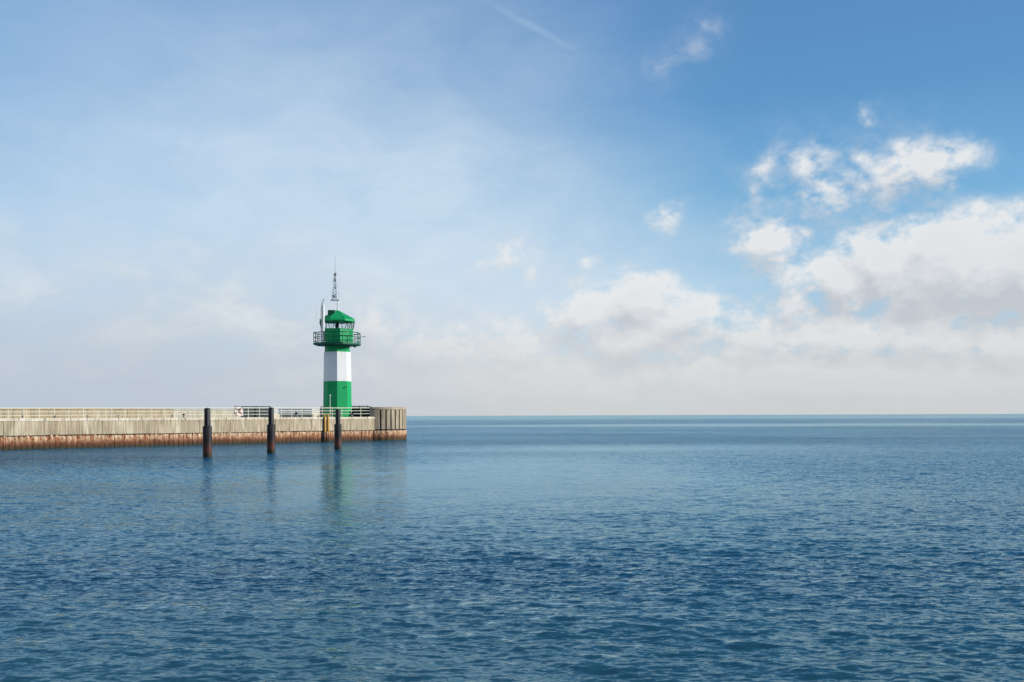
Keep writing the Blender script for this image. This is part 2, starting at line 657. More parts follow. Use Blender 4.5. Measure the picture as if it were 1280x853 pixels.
bl = [(28.5, 'small dark bollard on the pier edge, leftmost of all the bollards'),
      (69, 'small dark bollard on the pier edge, second from the left frame edge'),
      (109.5, 'small dark bollard on the pier edge, third from the left frame edge'),
      (148, 'small dark bollard on the pier edge, fourth from the left frame edge'),
      (215.5, 'small dark bollard on the pier edge, left of the pair near the leftmost mooring pile'),
      (230, 'small dark bollard on the pier edge, nearest to the leftmost mooring pile'),
      (371, 'dark bollard on the pier edge between the middle mooring pile and the yellow ladder'),
      (440.5, 'dark bollard on the pier edge just right of the lighthouse foot')]
proto = bollard_proto()
for i, (px, lab) in enumerate(bl):
    o = proto if i == 0 else copy_tree(proto)
    o.location = pw(s_at(px, 0.04), 0.07, ZK + 0.004)
    k = {371: 1.5, 440.5: 1.2, 230: 1.1}.get(px, 0.7)
    o.scale = (k, k, k)
    tag(o, lab, 'bollard', 'bollards along the pier edge')

# lifebuoy ---------------------------------------------------------
sl = s_at(302, 0.0)
st = empty('lifebuoy_stand', pw(sl, 0.62, ZD), ANG)
mb = MB()
mb.tube([(-0.22, 0, 0), (-0.22, 0, 1.2)], 0.03, 8)
mb.build('post', 'white_metal', st, 50)
mb = MB()
mb.tube([(0.28, 0, 0), (0.28, 0, 1.2)], 0.03, 8)
mb.build('post', 'white_metal', st, 50)
mb = MB()
mb.box(-0.18, 0.46, -0.075, -0.035, 0.36, 1.0)
mb.build('board', 'pink', st)
mb = MB()
mb.box(-0.42, 0.12, -0.14, 0.06, 1.205, 1.25, 0.01)
mb.build('hood', 'lamp_dark', st)
tag(st, 'pale board on posts holding the lifebuoy beside the dark screen', 'stand')
lb = empty('lifebuoy', pw(sl, 0.62, ZD + 0.79) + Vector((-0.12 * D.x, -0.12 * D.y, 0)), ANG)


def arcring(a0, a1, r, rr, n=12, m=12):
    mb = MB()
    mb.tube([(r * math.cos(a0 + (a1 - a0) * i / n), -0.16, r * math.sin(a0 + (a1 - a0) * i / n)) for i in range(n + 1)], rr, m)
    return mb


for k in range(4):
    a = PI / 4 + k * PI / 2
    arcring(a + 0.2, a + PI / 2 - 0.2, 0.29, 0.105).build('ring_section', 'buoy', lb, 60)
    arcring(a - 0.2, a + 0.2, 0.29, 0.109, 6).build('band', 'red', lb, 60)
tag(lb, 'round white lifebuoy with dull red bands hanging on its stand at the railing', 'lifebuoy')

# yellow ladder ---------------------------------------------------------
sy = s_at(408.2, -0.1)
ld = empty('ladder', pw(sy, -0.10, 0), ANG)
for dx in (-0.2, 0.2):
    mb = MB()
    mb.tube([(dx, 0, 0.95), (dx, 0, 2.46), (dx, 0.04, 2.60), (dx, 0.16, 2.66)], 0.075, 8)
    mb.build('stringer', 'yellow', ld, 50)
    mb = MB()
    mb.tube([(dx, 0, -0.8), (dx, 0, 0.949)], 0.07, 8)
    mb.build('foot_rail', 'rust', ld, 50)
mb = MB()
mb.box(-0.33, -0.29, -0.02, 0.08, 0.1, 2.35)
mb.build('side_guard', 'pile_top', ld)
for i in range(9):
    mb = MB()
    mb.tube([(-0.19, 0, 0.15 + 0.28 * i), (0.19, 0, 0.15 + 0.28 * i)], 0.02, 6)
    mb.build('rung', 'pile_top' if i < 3 else 'yellow', ld, 50)
tag(ld, 'yellow steel ladder going down the pier wall into the water beside the rightmost pile', 'ladder')

# ------------------------------------------------------------------ mooring piles
def pile_proto():
    o = empty('mooring_pile', (0, 0, 0))
    mb = MB()
    mb.lathe([(0.272, -1.5), (0.272, 1.86), (0.262, 1.9), (0.19, 1.93)], 28)
    mb.build('sleeve', 'pile', o, 40)
    mb = MB()
    mb.lathe([(0.185, 1.931), (0.185, 2.98), (0.165, 3.02), (0.05, 3.04)], 28)
    mb.build('post', 'pile_top', o, 40)
    mb = MB()
    a = R(28)
    for rr in (0.2,):
        mb.tube([(rr * math.sin(a), -rr * math.cos(a), 1.94), (rr * math.sin(a), -rr * math.cos(a), 2.92)], 0.018, 6)
    mb.build('highlight_strip', 'grey_metal', o, 50)  # thin grey strip standing in for the bright highlight along the post
    return o


pp = pile_proto()
for i, (px, py, lab) in enumerate([(257.6, 572, 'dark steel mooring pile, nearest one, left of the lifebuoy'),
                                   (337.6, 567, 'dark steel mooring pile in front of the dark screen, middle one'),
                                   (421.6, 562, 'dark steel mooring pile in front of the lighthouse and beside the yellow ladder')]):
    b = ray(px, py)[1]
    Y = -EYE / b
    p = at(px, py, Y)
    o = pp if i == 0 else copy_tree(pp)
    o.location = (p.x, p.y + 0.27, 0)
    o.rotation_euler = (R((0, 0.5, -0.4)[i]), R((0.0, 0.4, 0.2)[i]), 0)
    o.scale = (1, 1, (1.0, 1.02, 0.995)[i])
    tag(o, lab, 'pile', 'mooring piles standing in the water')

# ------------------------------------------------------------------ lighthouse
LX, LY = ray(421.9, 520)[0] * 101.0, 101.0
PXM = FPX / LY
zof = lambda py: EYE + ray(421.9, py)[1] * LY
xof = lambda px: (px - 421.9) / PXM
lh = empty('lighthouse', (LX, LY, ZD))
tag(lh, 'green and white banded lighthouse with a gallery and green pointed roof', 'lighthouse')
zz = lambda py: zof(py) - ZD            # local height of a picture row
PH = R(9)
Z0, ZG, ZW, ZC = 0.003, zz(477), zz(440.6), zz(432.3)
oct_ = lambda prof, name, mat, parent=lh, n=8, ph=PH, sm=None, **kw: (lambda m: (m.lathe(prof, n, ph, **kw), m.build(name, mat, parent, sm))[1])(MB())
kk = 1 / math.cos(PI / 8) * 0.985
base = oct_([(1.40 * kk, Z0), (1.40 * kk, 0.25), (1.345 * kk, 0.27), (1.30 * kk, ZG)], 'tower_base', 'green')
oct_([(1.302 * kk, ZG + 0.002), (1.25 * kk, ZW)], 'white_band', 'white')
col = oct_([(1.19 * kk, ZW + 0.002), (1.16 * kk, ZC)], 'collar', 'green')
# gallery
gal = oct_([(2.30, ZC + 0.002), (2.44, ZC + 0.05), (2.44, ZC + 0.21), (2.40, ZC + 0.23)], 'gallery', 'green_dark', ph=R(22.5))
for k in range(8):
    a = R(22.5 + 45 * k)
    mb = MB()
    c, s_ = math.cos(a), math.sin(a)
    prof = [(1.17, ZC - 0.5), (1.25, ZC - 0.5), (2.25, ZC - 0.06), (2.25, ZC), (1.17, ZC)]
    V = [(r * s_ + t * c, -r * c + t * s_, z) for t in (-0.03, 0.03) for r, z in prof]
    n = 5
    F = [tuple(range(4, -1, -1)), tuple(range(5, 10))] + [(i, (i + 1) % 5, 5 + (i + 1) % 5, 5 + i) for i in range(5)]
    mb.add(V, F)
    if False:
        mb.build('bracket', 'green_dark', gal)
GT = zz(416.8)
gp = lambda a, r=2.38: (r * math.sin(a), -r * math.cos(a))
for h, r in ((GT, 0.045), ((GT + ZC + 0.23) / 2 + 0.06, 0.034), (ZC + 0.38, 0.03)):
    mb = MB()
    pts = [(*gp(R(22.5 + 45 * k)), h) for k in range(9)]
    for i in range(8):
        mb.tube([pts[i], pts[i + 1]], r, 6)
    mb.build('gallery_rail', 'green_dark', gal, 50)
for k in range(8):
    for t in (0, 0.5):
        a0, a1 = R(22.5 + 45 * k), R(67.5 + 45 * k)
        p0, p1 = Vector(gp(a0)), Vector(gp(a1))
        p = p0.lerp(p1, t)
        mb = MB()
        mb.tube([(p.x, p.y, ZC + 0.22), (p.x, p.y, GT)], 0.038, 6)
        mb.build('gallery_post', 'green_dark', gal, 50)
# lantern room
ZL0, ZL1, ZL2 = ZC + 0.23, zz(412), zz(403.3)
lan = oct_([(1.53, ZL0), (1.59, ZL0 + 0.03), (1.59, ZL1 - 0.06), (1.64, ZL1 - 0.05), (1.64, ZL1)], 'lantern_room', 'green', ph=R(20))
# pilaster seams on the drum
mb = MB()
for k in range(16):
    a = R(20 + 22.5 * k)
    q = 1.592 if k % 2 == 0 else 1.592 * math.cos(PI / 8) + 0.004
    mb.tube([(q * math.sin(a), -q * math.cos(a), ZL0 + 0.05), (q * math.sin(a), -q * math.cos(a), ZL1 - 0.08)], 0.016, 5)
mb.build('seam', 'green', lan)
# glazing
RT, RB = 1.77, 1.585
for k in range(8):
    a0 = R(20 + 45 * k)
    a1 = a0 + R(45)
    d = R(9)
    mb = MB()
    q = [(*gp(a0 + d, RB), ZL1 + 0.003), (*gp(a1 - d, RB), ZL1 + 0.003), (*gp(a1 - 0.01, RT), ZL2), (*gp(a0 + 0.01, RT), ZL2)]
    q2 = [tuple(x * (1 - 0.012) if j < 2 else x for j, x in enumerate(p)) for p in q]
    mb.add(q + q2, [(0, 1, 2, 3), (7, 6, 5, 4), (0, 4, 5, 1), (1, 5, 6, 2), (2, 6, 7, 3), (3, 7, 4, 0)])
    mb.build('window_pane', 'glass', lan)
for k in range(8):
    a0 = R(20 + 45 * k)
    mb = MB()
    for sg in (-1, 1):
        mb.tube([(*gp(a0 + sg * R(8.5), RB), ZL1), (*gp(a0 + sg * R(1.2), RT), ZL2 + 0.01)], 0.034, 6)
    mb.build('window_strut', 'green_dark', lan)
mb = MB()
mb.lathe([(0.13, ZL1 - 0.2), (0.13, ZL1 + 0.12), (0.18, ZL1 + 0.16), (0.18, ZL1 + 0.5), (0.12, ZL1 + 0.58), (0.12, ZL2 + 0.1)], 16)
mb.build('lantern_lamp', 'lamp_dark', lan, 50)
# roof
ZA = zz(388.9)
roof = oct_([(1.55, ZL2 + 0.012), (1.84, ZL2 + 0.02), (1.89, ZL2 + 0.06), (1.89, ZL2 + 0.24), (1.80, ZL2 + 0.30), (0.2, ZA), (0.13, ZA + 0.05)], 'roof', 'green', ph=R(-11))
mb = MB()
for k in range(8):
    a = R(-11 + 45 * k)
    mb.tube([(1.80 * math.sin(a), -1.80 * math.cos(a), ZL2 + 0.31), (0.2 * math.sin(a), -0.2 * math.cos(a), ZA)], 0.022, 5)
mb.build('ridge_seam', 'green', roof)
mb = MB()
mb.box(xof(411.8), xof(420.6), -0.75, -0.1, zz(397), zz(388.6), 0.03)
mb.build('roof_box', 'green_dark', roof)
# white pole and curved ladder on the left
px0 = xof(409.2)
mb = MB()
mb.tube([(px0, -2.06, ZC + 0.235), (px0, -2.06, zz(384.5))], 0.135, 12)
mb.box(px0 - 0.16, px0 + 0.16, -2.2, -1.92, ZC + 0.231, ZC + 0.28)
mb.build('white_pole', 'white_metal', lh, 50)
lx = xof(405.7)
lad = None
path = [(lx, zz(430)), (lx, zz(396)), (lx, zz(388)), (lx + 0.04, zz(384)), (lx + 0.13, zz(380)), (lx + 0.27, zz(376.3))]
lparent = empty('roof_ladder', (0, 0, 0))
lparent.parent = lh
for yy in (-1.72, -1.40):
    mb = MB()
    mb.tube([(x, yy, z) for x, z in path], 0.028, 6)
    mb.build('stringer', 'mid_metal', lparent, 50)
for i in range(14):
    z = zz(428) + (zz(389) - zz(428)) * i / 13
    mb = MB()
    mb.tube([(lx, -1.72, z), (lx, -1.40, z)], 0.018, 5)
    mb.build('rung', 'mid_metal', lparent)
# antenna mast
ant = empty('antenna_mast', (0, 0, 0))
ant.parent = lh
mb = MB()
ax = xof(422.4)
mb.tube([(ax, 0, ZA - 0.02), (ax, 0, zz(376))], 0.065, 8)
mb.build('mast_tube', 'white_metal', ant, 50)
mb = MB()
mb.box(xof(413.5), xof(424.5), -0.06, 0.06, zz(376), zz(374.9))
mb.box(xof(417), xof(418), -0.35, 0.35, zz(376) + 0.02, zz(375))
mb.build('cross_arm', 'grey_metal', ant)
mb = MB()
zb, zt = zz(374.8), zz(342)
for dx0, dy0 in ((-0.26, -0.2), (0.2, -0.2), (0, 0.24)):
    mb.tube([(xof(420) + dx0, dy0, zb), (xof(419.8) + dx0 * 0.25, dy0 * 0.25, zt)], 0.032, 5)
for i in range(8):
    f0, f1 = i / 8, (i + 1) / 8
    k0, k1 = 1 - 0.75 * f0, 1 - 0.75 * f1
    z0, z1 = zb + (zt - zb) * f0, zb + (zt - zb) * f1
    P = [(-0.26, -0.2), (0.2, -0.2), (0, 0.24)]
    for j in range(3):
        a, b = P[j], P[(j + 1) % 3]
        mb.tube([(xof(420) + a[0] * k0, a[1] * k0, z0), (xof(420) + b[0] * k1, b[1] * k1, z1)], 0.02, 4)
mb.build('lattice', 'white_metal', ant)
mb = MB()
mb.tube([(xof(419.6), 0, zt - 0.3), (xof(419.6), 0, zz(318))], 0.02, 5, 0.008)
mb.build('whip_antenna', 'grey_metal', ant)
for px, y0, y1, dy in ((416.2, 372, 362, -0.2), (424.6, 376, 356, -0.1), (417.5, 356, 349, 0.1), (422.9, 360, 347, 0.15),
                       (415.4, 375, 368, 0.2), (423.8, 374, 366, 0.25), (418.6, 348, 342, -0.15), (421.8, 352, 340, 0.1)):
    mb = MB()
    mb.tube([(xof(px), dy, zz(y0)), (xof(px), dy, zz(y1))], 0.026, 6)
    mb.tube([(xof(px), dy, zz((y0 + y1) / 2)), (xof(420), 0, zz((y0 + y1) / 2))], 0.016, 5)
    mb.build('dipole', 'white_metal' if px > 420 else 'mid_metal', ant)
for px, y, r in ((419.2, 370.5, 0.15), (420.2, 359.7, 0.10), (420.4, 343, 0.11), (420.3, 350, 0.085)):
    mb = MB()
    mb.lathe([(r * 0.5, zz(y) - 0.14), (r, zz(y) - 0.09), (r, zz(y) + 0.08), (r * 0.4, zz(y) + 0.14)], 12, 0, xof(px), -0.12)
    mb.build('sensor', 'mid_metal', ant, 50)
mb = MB()
mb.tube([(xof(399), -1.2, ZL2 + 0.2), (xof(399), -1.2, zz(387))], 0.016, 5)
mb.tube([(xof(399), -1.2, ZL2 + 0.25), (xof(399) + 0.25, -1.05, ZL2 + 0.22)], 0.016, 5)
mb.build('side_whip', 'white_metal', lh)
mb = MB()
mb.tube([(xof(445), -0.5, ZC + 0.03), (xof(445), -0.5, zz(433.4))], 0.03, 6)
mb.lathe([(0.10, zz(435)), (0.15, zz(434.6)), (0.13, zz(433.2)), (0.05, zz(432.8))], 12, 0, xof(445), -0.5)
mb.build('hanging_lamp', 'lamp_dark', lh, 50)
mb = MB()
mb.tube([(2.2, -1.0, zz(422.8)), (xof(458.5), -1.0, zz(422.3))], 0.018, 5)
mb.tube([(xof(456), -1.0, zz(421.6)), (xof(459), -1.0, zz(422.2))], 0.035, 6, 0.01)
mb.build('wind_vane', 'grey_metal', lh)
mb = MB()
a = R(36)
mb.box(xof(434.6), xof(435.8), -1.08, -0.95, zz(485), zz(483.4), 0.02)
mb.build('wall_lamp', 'lamp_dark', lh)
# thin white pole by the foot of the tower
fp = empty('pole', (LX + xof(417.2), LY - 2.0, ZD))
mb = MB()
mb.tube([(0, 0, 0.02), (0, 0, 2.3)], 0.035, 8, 0.025)
mb.build('shaft', 'white_metal', fp, 50)
mb = MB()
mb.lathe([(0.11, 0.003), (0.11, 0.018)], 12)
mb.build('foot_plate', 'grey_metal', fp)
mb = MB()
mb.lathe([(0.03, 2.301), (0.07, 2.33), (0.07, 2.42), (0.02, 2.46)], 12)
mb.build('cap', 'white_metal', fp, 50)
tag(fp, 'thin white pole standing in front of the shaded foot of the lighthouse', 'pole')

# ------------------------------------------------------------------ sea
# wind patches on the sea: centre, half sizes, change of ripple steepness (calm slicks < 0 < gusts)
PATCHES = [(0.5, 40, 17, 27, -1.1), (8, 70, 28, 30, -0.7), (-30, 52, 26, 16, 0.6), (-3, 15.8, 20, 4.0, 0.6),
           (70, 246, 190, 62, -0.95), (150, 150, 70, 26, -0.4), (22, 24, 16, 9, 0.35),
           (-13.4, 76, 5, 22, -0.3), (-9.2, 50, 4, 18, -0.5), (-6.2, 34, 3.5, 14, -0.5)]


def build_sea():
    dr = 0.0023
    rs = [0.5, 1, 2, 3, 4, 5]
    r = 5.8
    while r < 180:
        rs.append(r)
        r *= 1 + dr
    while r < 60000:
        rs.append(r)
        r *= 1.09
    rs = np.array(rs)
    da = 0.0021
    fine = np.arange(-0.66, 0.66 + da / 2, da)
    coarse = np.linspace(0.66, 2 * PI - 0.66, 60)[1:-1]
    an = np.concatenate([fine, coarse])
    nr, na = len(rs), len(an)
    RR, AA = np.meshgrid(rs, an, indexing='ij')
    X = (RR * np.sin(AA)).astype(np.float32).ravel()
    Y = (RR * np.cos(AA)).astype(np.float32).ravel()
    rad = RR.ravel().astype(np.float32)
    is_f = np.tile(np.arange(na) < len(fine), nr)
    sp = np.where(is_f, rad * 0.0024, rad * 0.09).astype(np.float32)
    N = 110
    lam = np.exp(np.linspace(math.log(0.13), math.log(1.1), N)) * rng.uniform(0.93, 1.07, N)
    th = R(252) + rng.normal(0, 0.62, N)             # waves run towards the viewer, a little from the right
    wide = rng.random(N) < 0.25
    th = np.where(wide, rng.uniform(0, 2 * PI, N), th)
    ph = rng.uniform(0, 2 * PI, N)
    slope = 0.0072 * np.clip((0.5 / lam), 0.2, 1) ** 0.8
    amp = slope * lam / (2 * PI) * math.sqrt(2)
    lam = np.concatenate([lam, [1.6, 2.1, 2.7, 3.4, 4.3, 5.6]])
    th = np.concatenate([th, R(258) + rng.normal(0, 0.45, 6)])
    ph = np.concatenate([ph, rng.uniform(0, 6.28, 6)])
    amp = np.concatenate([amp, 0.008 * lam[-6:] / (2 * PI)])
    Z = np.zeros_like(X)
    DX = np.zeros_like(X)
    DY = np.zeros_like(X)
    near = rad < 190
    idx = np.nonzero(near)[0]
    xn, yn, spn = X[idx], Y[idx], sp[idx]
    z = np.zeros_like(xn)
    dx = np.zeros_like(xn)
    dy = np.zeros_like(xn)
    for l, t, p, a in zip(lam, th, ph, amp):
        w = np.clip((l / spn - 2.2) / 2.5, 0, 1).astype(np.float32)
        sel = w > 0
        if not sel.any():
            continue
        k = 2 * PI / l
        c, s_ = math.cos(t), math.sin(t)
        f = (k * c) * xn[sel] + (k * s_) * yn[sel] + p
        sn = np.sin(f)
        cs = np.cos(f)
        ww = w[sel] * a
        z[sel] += ww * sn
        dx[sel] += ww * c * cs * 0.8
        dy[sel] += ww * s_ * cs * 0.8
    # gusts: slow change of wave height from place to place
    g = np.zeros_like(xn)
    for q in range(14):
        L = rng.uniform(6, 40)
        t = rng.uniform(-0.5, 0.5) + PI / 2
        g += np.sin(2 * PI / L * (math.cos(t) * xn * 0.45 + math.sin(t) * yn) + rng.uniform(0, 6.28)).astype(np.float32)
    g = 1 + 0.1 * g
    for cx, cy_, rx, ry, a in PATCHES:
        d = np.clip(1 - np.hypot((xn - cx) / rx, (yn - cy_) / ry), 0, 1)
        g += a * d * d * (3 - 2 * d)
    g = np.clip(g, 0.25, 1.6)
    Z[idx] = z * g
    X[idx] += dx * g
    Y[idx] += dy * g
    co = np.stack([X, Y, Z], 1).astype(np.float32)
    co = np.concatenate([co, np.array([[0, 0, 0]], np.float32)])
    i = np.arange(nr - 1)[:, None] * na
    j = np.arange(na)[None, :]
    jn = (np.arange(na)[None, :] + 1) % na
    # angle grows clockwise from +Y: reversed order so the faces look up
    quads = np.stack([i + j, i + na + j, i + na + jn, i + jn], -1).reshape(-1, 4)[:, ::-1].astype(np.int32)
    nv, nq = len(co), len(quads)
    quads = quads[:, ::-1]
    me = bpy.data.meshes.new('water')
    me.vertices.add(nv)
    me.vertices.foreach_set('co', co.ravel())
    me.loops.add(nq * 4)
    me.polygons.add(nq)
    me.polygons.foreach_set('loop_start', np.arange(0, nq * 4, 4, dtype=np.int32))
    me.loops.foreach_set('vertex_index', quads.ravel())
    me.update(calc_edges=True)
    if me.polygons[nq // 2].normal.z < 0:
        me.flip_normals()
    me.shade_smooth()
    o = bpy.data.objects.new('water', me)
    COL.objects.link(o)
    return o


def sea_material():
    m, nt, b = newmat('sea_water')
    geo = nt.n.new('ShaderNodeNewGeometry')
    pos = geo.outputs['Position']
    x, y, z = nt.xyz(pos)
    # wind patches (cat's paws), long across the wind
    pv = nt.comb(nt.m('MULTIPLY', x, 0.45), y, 0.0)
    lg = nt.m('LOGARITHM', nt.m('ADD', nt.m('ABSOLUTE', y), 4.0), 2.718)
    p1 = nt.noise(nt.comb(nt.m('MULTIPLY', x, 0.022), nt.m('MULTIPLY', y, 0.05), 3.3), 1.0, 3, 0.5).outputs[0]
    p2 = nt.noise(nt.comb(nt.m('MULTIPLY', x, 0.0025), nt.m('MULTIPLY', y, 0.012), 7.7), 1.0, 3, 0.6).outputs[0]

    def patch(cx, cy, rx, ry, a):
        d = nt.vm('LENGTH', nt.vm('MULTIPLY', nt.vm('SUBTRACT', pos, (cx, cy, 0)), (1 / rx, 1 / ry, 0)))
        return nt.rng(d, 1.0, 0.0, 0.0, a, 'SMOOTHSTEP')

    g = nt.rng(p1, 0.3, 0.7, -0.28, 0.28)
    g = nt.m('ADD', g, nt.rng(p2, 0.35, 0.65, -0.2, 0.2))
    for pt in PATCHES:
        g = nt.m('ADD', g, patch(*pt))
    amp = nt.m('MULTIPLY', nt.m('MAXIMUM', nt.m('ADD', g, 1.0), 0.22), nt.m('MULTIPLY', nt.m('MULTIPLY', nt.rng(y, 8, 40, 0.66, 1.0), nt.rng(y, 40, 180, 1.0, 1.4)), nt.rng(y, 200, 700, 1.0, 0.25)))

    def slopes(scale, aniso, det, off):
        v = nt.vm('ADD', nt.vm('MULTIPLY', pos, (scale * aniso, scale, 0)), off)
        c = nt.noise(v, 1.0, det, 0.6, 0.3).outputs['Color']
        return nt.vm('SUBTRACT', c, (0.5, 0.5, 0.5))

    s1 = nt.scale(slopes(17.0, 0.45, 2, (0, 0, 0)), SLOPE[0])
    s2 = nt.scale(slopes(6.0, 0.4, 3, (31, 7, 2)), SLOPE[1])
    s3 = nt.scale(slopes(1.4, 0.45, 2, (3, 17, 5)), SLOPE[2])
    s = nt.vm('ADD', nt.vm('ADD', s1, s2), s3)
    s = nt.scale(s, amp)
    sx, sy, sz = nt.xyz(s)
    nrm = nt.vm('NORMALIZE', nt.vm('ADD', geo.outputs['Normal'], nt.comb(sx, sy, 0.0)))
    # body colour: clear blue water, greener in the shallows by the viewer
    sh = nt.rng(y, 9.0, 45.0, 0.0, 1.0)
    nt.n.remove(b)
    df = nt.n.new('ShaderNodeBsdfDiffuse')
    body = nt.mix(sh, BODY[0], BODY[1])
    gust_shade = nt.rng(p1, 0.35, 0.7, 0.0, 0.5)
    for pt in GUST_SHADE:
        gust_shade = nt.m('ADD', gust_shade, patch(*pt))
    nt.put(df.inputs['Color'], nt.mix(nt.m('MINIMUM', gust_shade, 1.0), body, (0.004, 0.050, 0.105)))
    gl = nt.n.new('ShaderNodeBsdfGlossy')
    gl.inputs['Color'].default_value = (*GLOSS, 1)
    gl.inputs['Roughness'].default_value = 0.09
    nt.put(gl.inputs['Normal'], nrm)
    fr = nt.n.new('ShaderNodeFresnel')
    fr.inputs['IOR'].default_value = 1.333
    nt.put(fr.inputs['Normal'], nrm)
    mx = nt.n.new('ShaderNodeMixShader')
    nt.put(mx.inputs[0], nt.m('MULTIPLY', fr.outputs[0], 0.9))
    nt.l.new(df.outputs[0], mx.inputs[1])
    nt.l.new(gl.outputs[0], mx.inputs[2])
    nt.l.new(mx.outputs[0], nt.n['Material Output'].inputs[0])
    return m


GUST_SHADE = [(-5, 16.0, 22, 4.5, 0.6), (-32, 54, 26, 18, 0.8), (20, 24, 18, 8, 0.5)]  # darker water colour painted over gust bands, where less bright sky reflects
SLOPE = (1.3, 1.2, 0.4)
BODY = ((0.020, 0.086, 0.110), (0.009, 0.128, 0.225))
GLOSS = (0.66, 0.90, 1.0)
sea = build_sea()
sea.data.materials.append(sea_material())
sea['kind'] = 'structure'

# ------------------------------------------------------------------ light and sky
EL, AZB = R(17.5), R(0)                 # sun height; degrees behind the picture plane, on the right
sun_dir = Vector((math.cos(EL) * math.cos(AZB), math.cos(EL) * math.sin(AZB), math.sin(EL)))
sd = bpy.data.lights.new('sun', 'SUN')
sd.energy = 5.0
sd.angle = R(0.5)
sd.color = (1.0, 0.95, 0.87)
so = bpy.data.objects.new('sun', sd)
so.rotation_euler = sun_dir.to_track_quat('Z', 'Y').to_euler()
so.location = (60, 40, 60)
COL.objects.link(so)

world = bpy.data.worlds.new("World")
sc.world = world
world.use_nodes = True
w = NT(world.node_tree)
bg = w.n['Background']
bg.inputs['Strength'].default_value = 0.1
sky = w.n.new('ShaderNodeTexSky')
sky.sky_type = 'NISHITA'
sky.sun_disc = False
sky.sun_elevation = EL
sky.sun_rotation = math.atan2(sun_dir.x, sun_dir.y)
sky.air_density = 1.0
sky.dust_density = 0.6
sky.ozone_density = 2.0


def ang(px, py):
    a, b = ray(px, py)
    return math.atan(a), math.atan(b / math.hypot(1, a))


tc = w.n.new('ShaderNodeTexCoord').outputs['Generated']
dx_, dy_, dz_ = w.xyz(w.vm('NORMALIZE', tc))
U = w.m('ARCTAN2', dx_, dy_)
V_ = w.m('ARCSINE', dz_)
P0 = w.comb(U, V_, 0.0)

# (px, py, half width, half height, weight) of each cumulus clump, as seen from the pier
CUMULUS = [
    (1270, 335, 130, 78, 1.4), (1180, 335, 100, 66, 1.35), (1100, 335, 66, 50, 1.25), (1050, 352, 58, 42, 1.0),
    (1000, 372, 60, 30, 0.7), (968, 305, 56, 46, 0.7), (1003, 292, 24, 18, 0.5), (990, 340, 46, 38, 0.62), (945, 285, 32, 36, 0.4),
    (965, 212, 20, 34, 0.33), (946, 242, 22, 30, 0.3), (1020, 205, 36, 28, 0.5),
    (1140, 206, 78, 30, 0.72), (1190, 206, 24, 32, 0.62), (1085, 222, 48, 26, 0.46), (1035, 246, 58, 26, 0.6), (1105, 246, 60, 34, 0.3),
    (1093, 145, 20, 16, 0.32), (1150, 165, 20, 18, 0.12), (1080, 175, 40, 18, 0.12),
    (838, 269, 24, 19, 0.5), (642, 325, 38, 28, 0.4), (600, 333, 36, 16, 0.3), (660, 348, 16, 18, 0.3), (735, 323, 30, 14, 0.3),
    (830, 84, 22, 22, 0.17), (880, 42, 28, 28, 0.18), (862, 64, 30, 22, 0.14),
    (740, 390, 66, 44, 1.05), (800, 375, 60, 40, 1.0), (860, 400, 62, 40, 1.0), (895, 384, 16, 12, 0.5), (790, 420, 120, 40, 0.9),
    (960, 420, 80, 34, 0.85), (1060, 425, 90, 42, 1.0), (1150, 420, 90, 40, 1.0), (1250, 425, 80, 36, 0.9), (1180, 398, 40, 14, 0.6),
    (960, 250, 50, 70, 0.16), (1060, 225, 110, 60, 0.16), (1030, 300, 70, 40, 0.14), (700, 345, 120, 40, 0.12),
    (540, 440, 90, 50, 0.75), (470, 400, 60, 50, 0.45), (640, 440, 90, 46, 0.7), (1060, 480, 360, 50, 1.2), (640, 485, 330, 46, 1.0),
]


def density_group():
    g = bpy.data.node_groups.new('cloud_density', 'ShaderNodeTree')
    g.interface.new_socket('Vector', in_out='INPUT', socket_type='NodeSocketVector')
    g.interface.new_socket('Amp', in_out='INPUT', socket_type='NodeSocketFloat')
    g.interface.new_socket('Density', in_out='OUTPUT', socket_type='NodeSocketFloat')
    t = NT(g)
    gi, go = t.n.new('NodeGroupInput'), t.n.new('NodeGroupOutput')
    P = gi.outputs[0]
    wv = t.vm('SUBTRACT', t.noise(t.vm('MULTIPLY', P, (1, 1.5, 1)), 16, 5, 0.6).outputs['Color'], (0.5, 0.5, 0.5))
    Q = t.vm('ADD', P, t.vm('MULTIPLY', wv, (0.07, 0.046, 0)))
    best = None
    for (px, py, rx, ry, a) in CUMULUS:
        u, v = ang(px, py)
        d = t.vm('LENGTH', t.vm('MULTIPLY', t.vm('SUBTRACT', Q, (u, v, 0)), (FPX / rx / 1.25, FPX / ry / 1.25, 0)))
        val = t.m('MULTIPLY_ADD', d, -a, a)
        if best is None:
            best = t.m('MAXIMUM', val, 0.0)
        else:
            best = t.m('SMOOTH_MAX', best, val, 0.14)
    fb = t.noise(t.vm('MULTIPLY', P, (1, 1.35, 1)), 30, 8, 0.62, 0.15).outputs[0]
    vo = t.n.new('ShaderNodeTexVoronoi')
    vo.inputs['Scale'].default_value = 34
    vo.inputs['Detail'].default_value = 2.0
    vo.inputs['Roughness'].default_value = 0.6
    t.put(vo.inputs['Vector'], t.vm('ADD', t.vm('MULTIPLY', P, (1, 1.25, 1)), t.scale(wv, 0.02)))
    fb = t.m('MULTIPLY_ADD', t.m('SUBTRACT', 1.02, vo.outputs['Distance']), 0.27, fb)
    dens = t.m('MULTIPLY_ADD', t.m('SUBTRACT', fb, 0.5), t.m('MULTIPLY', gi.outputs[1], t.rng(best, 0.0, 0.4, 0.0, 1.0)), best)
    t.put(go.inputs[0], dens)
    return g


DG = density_group()


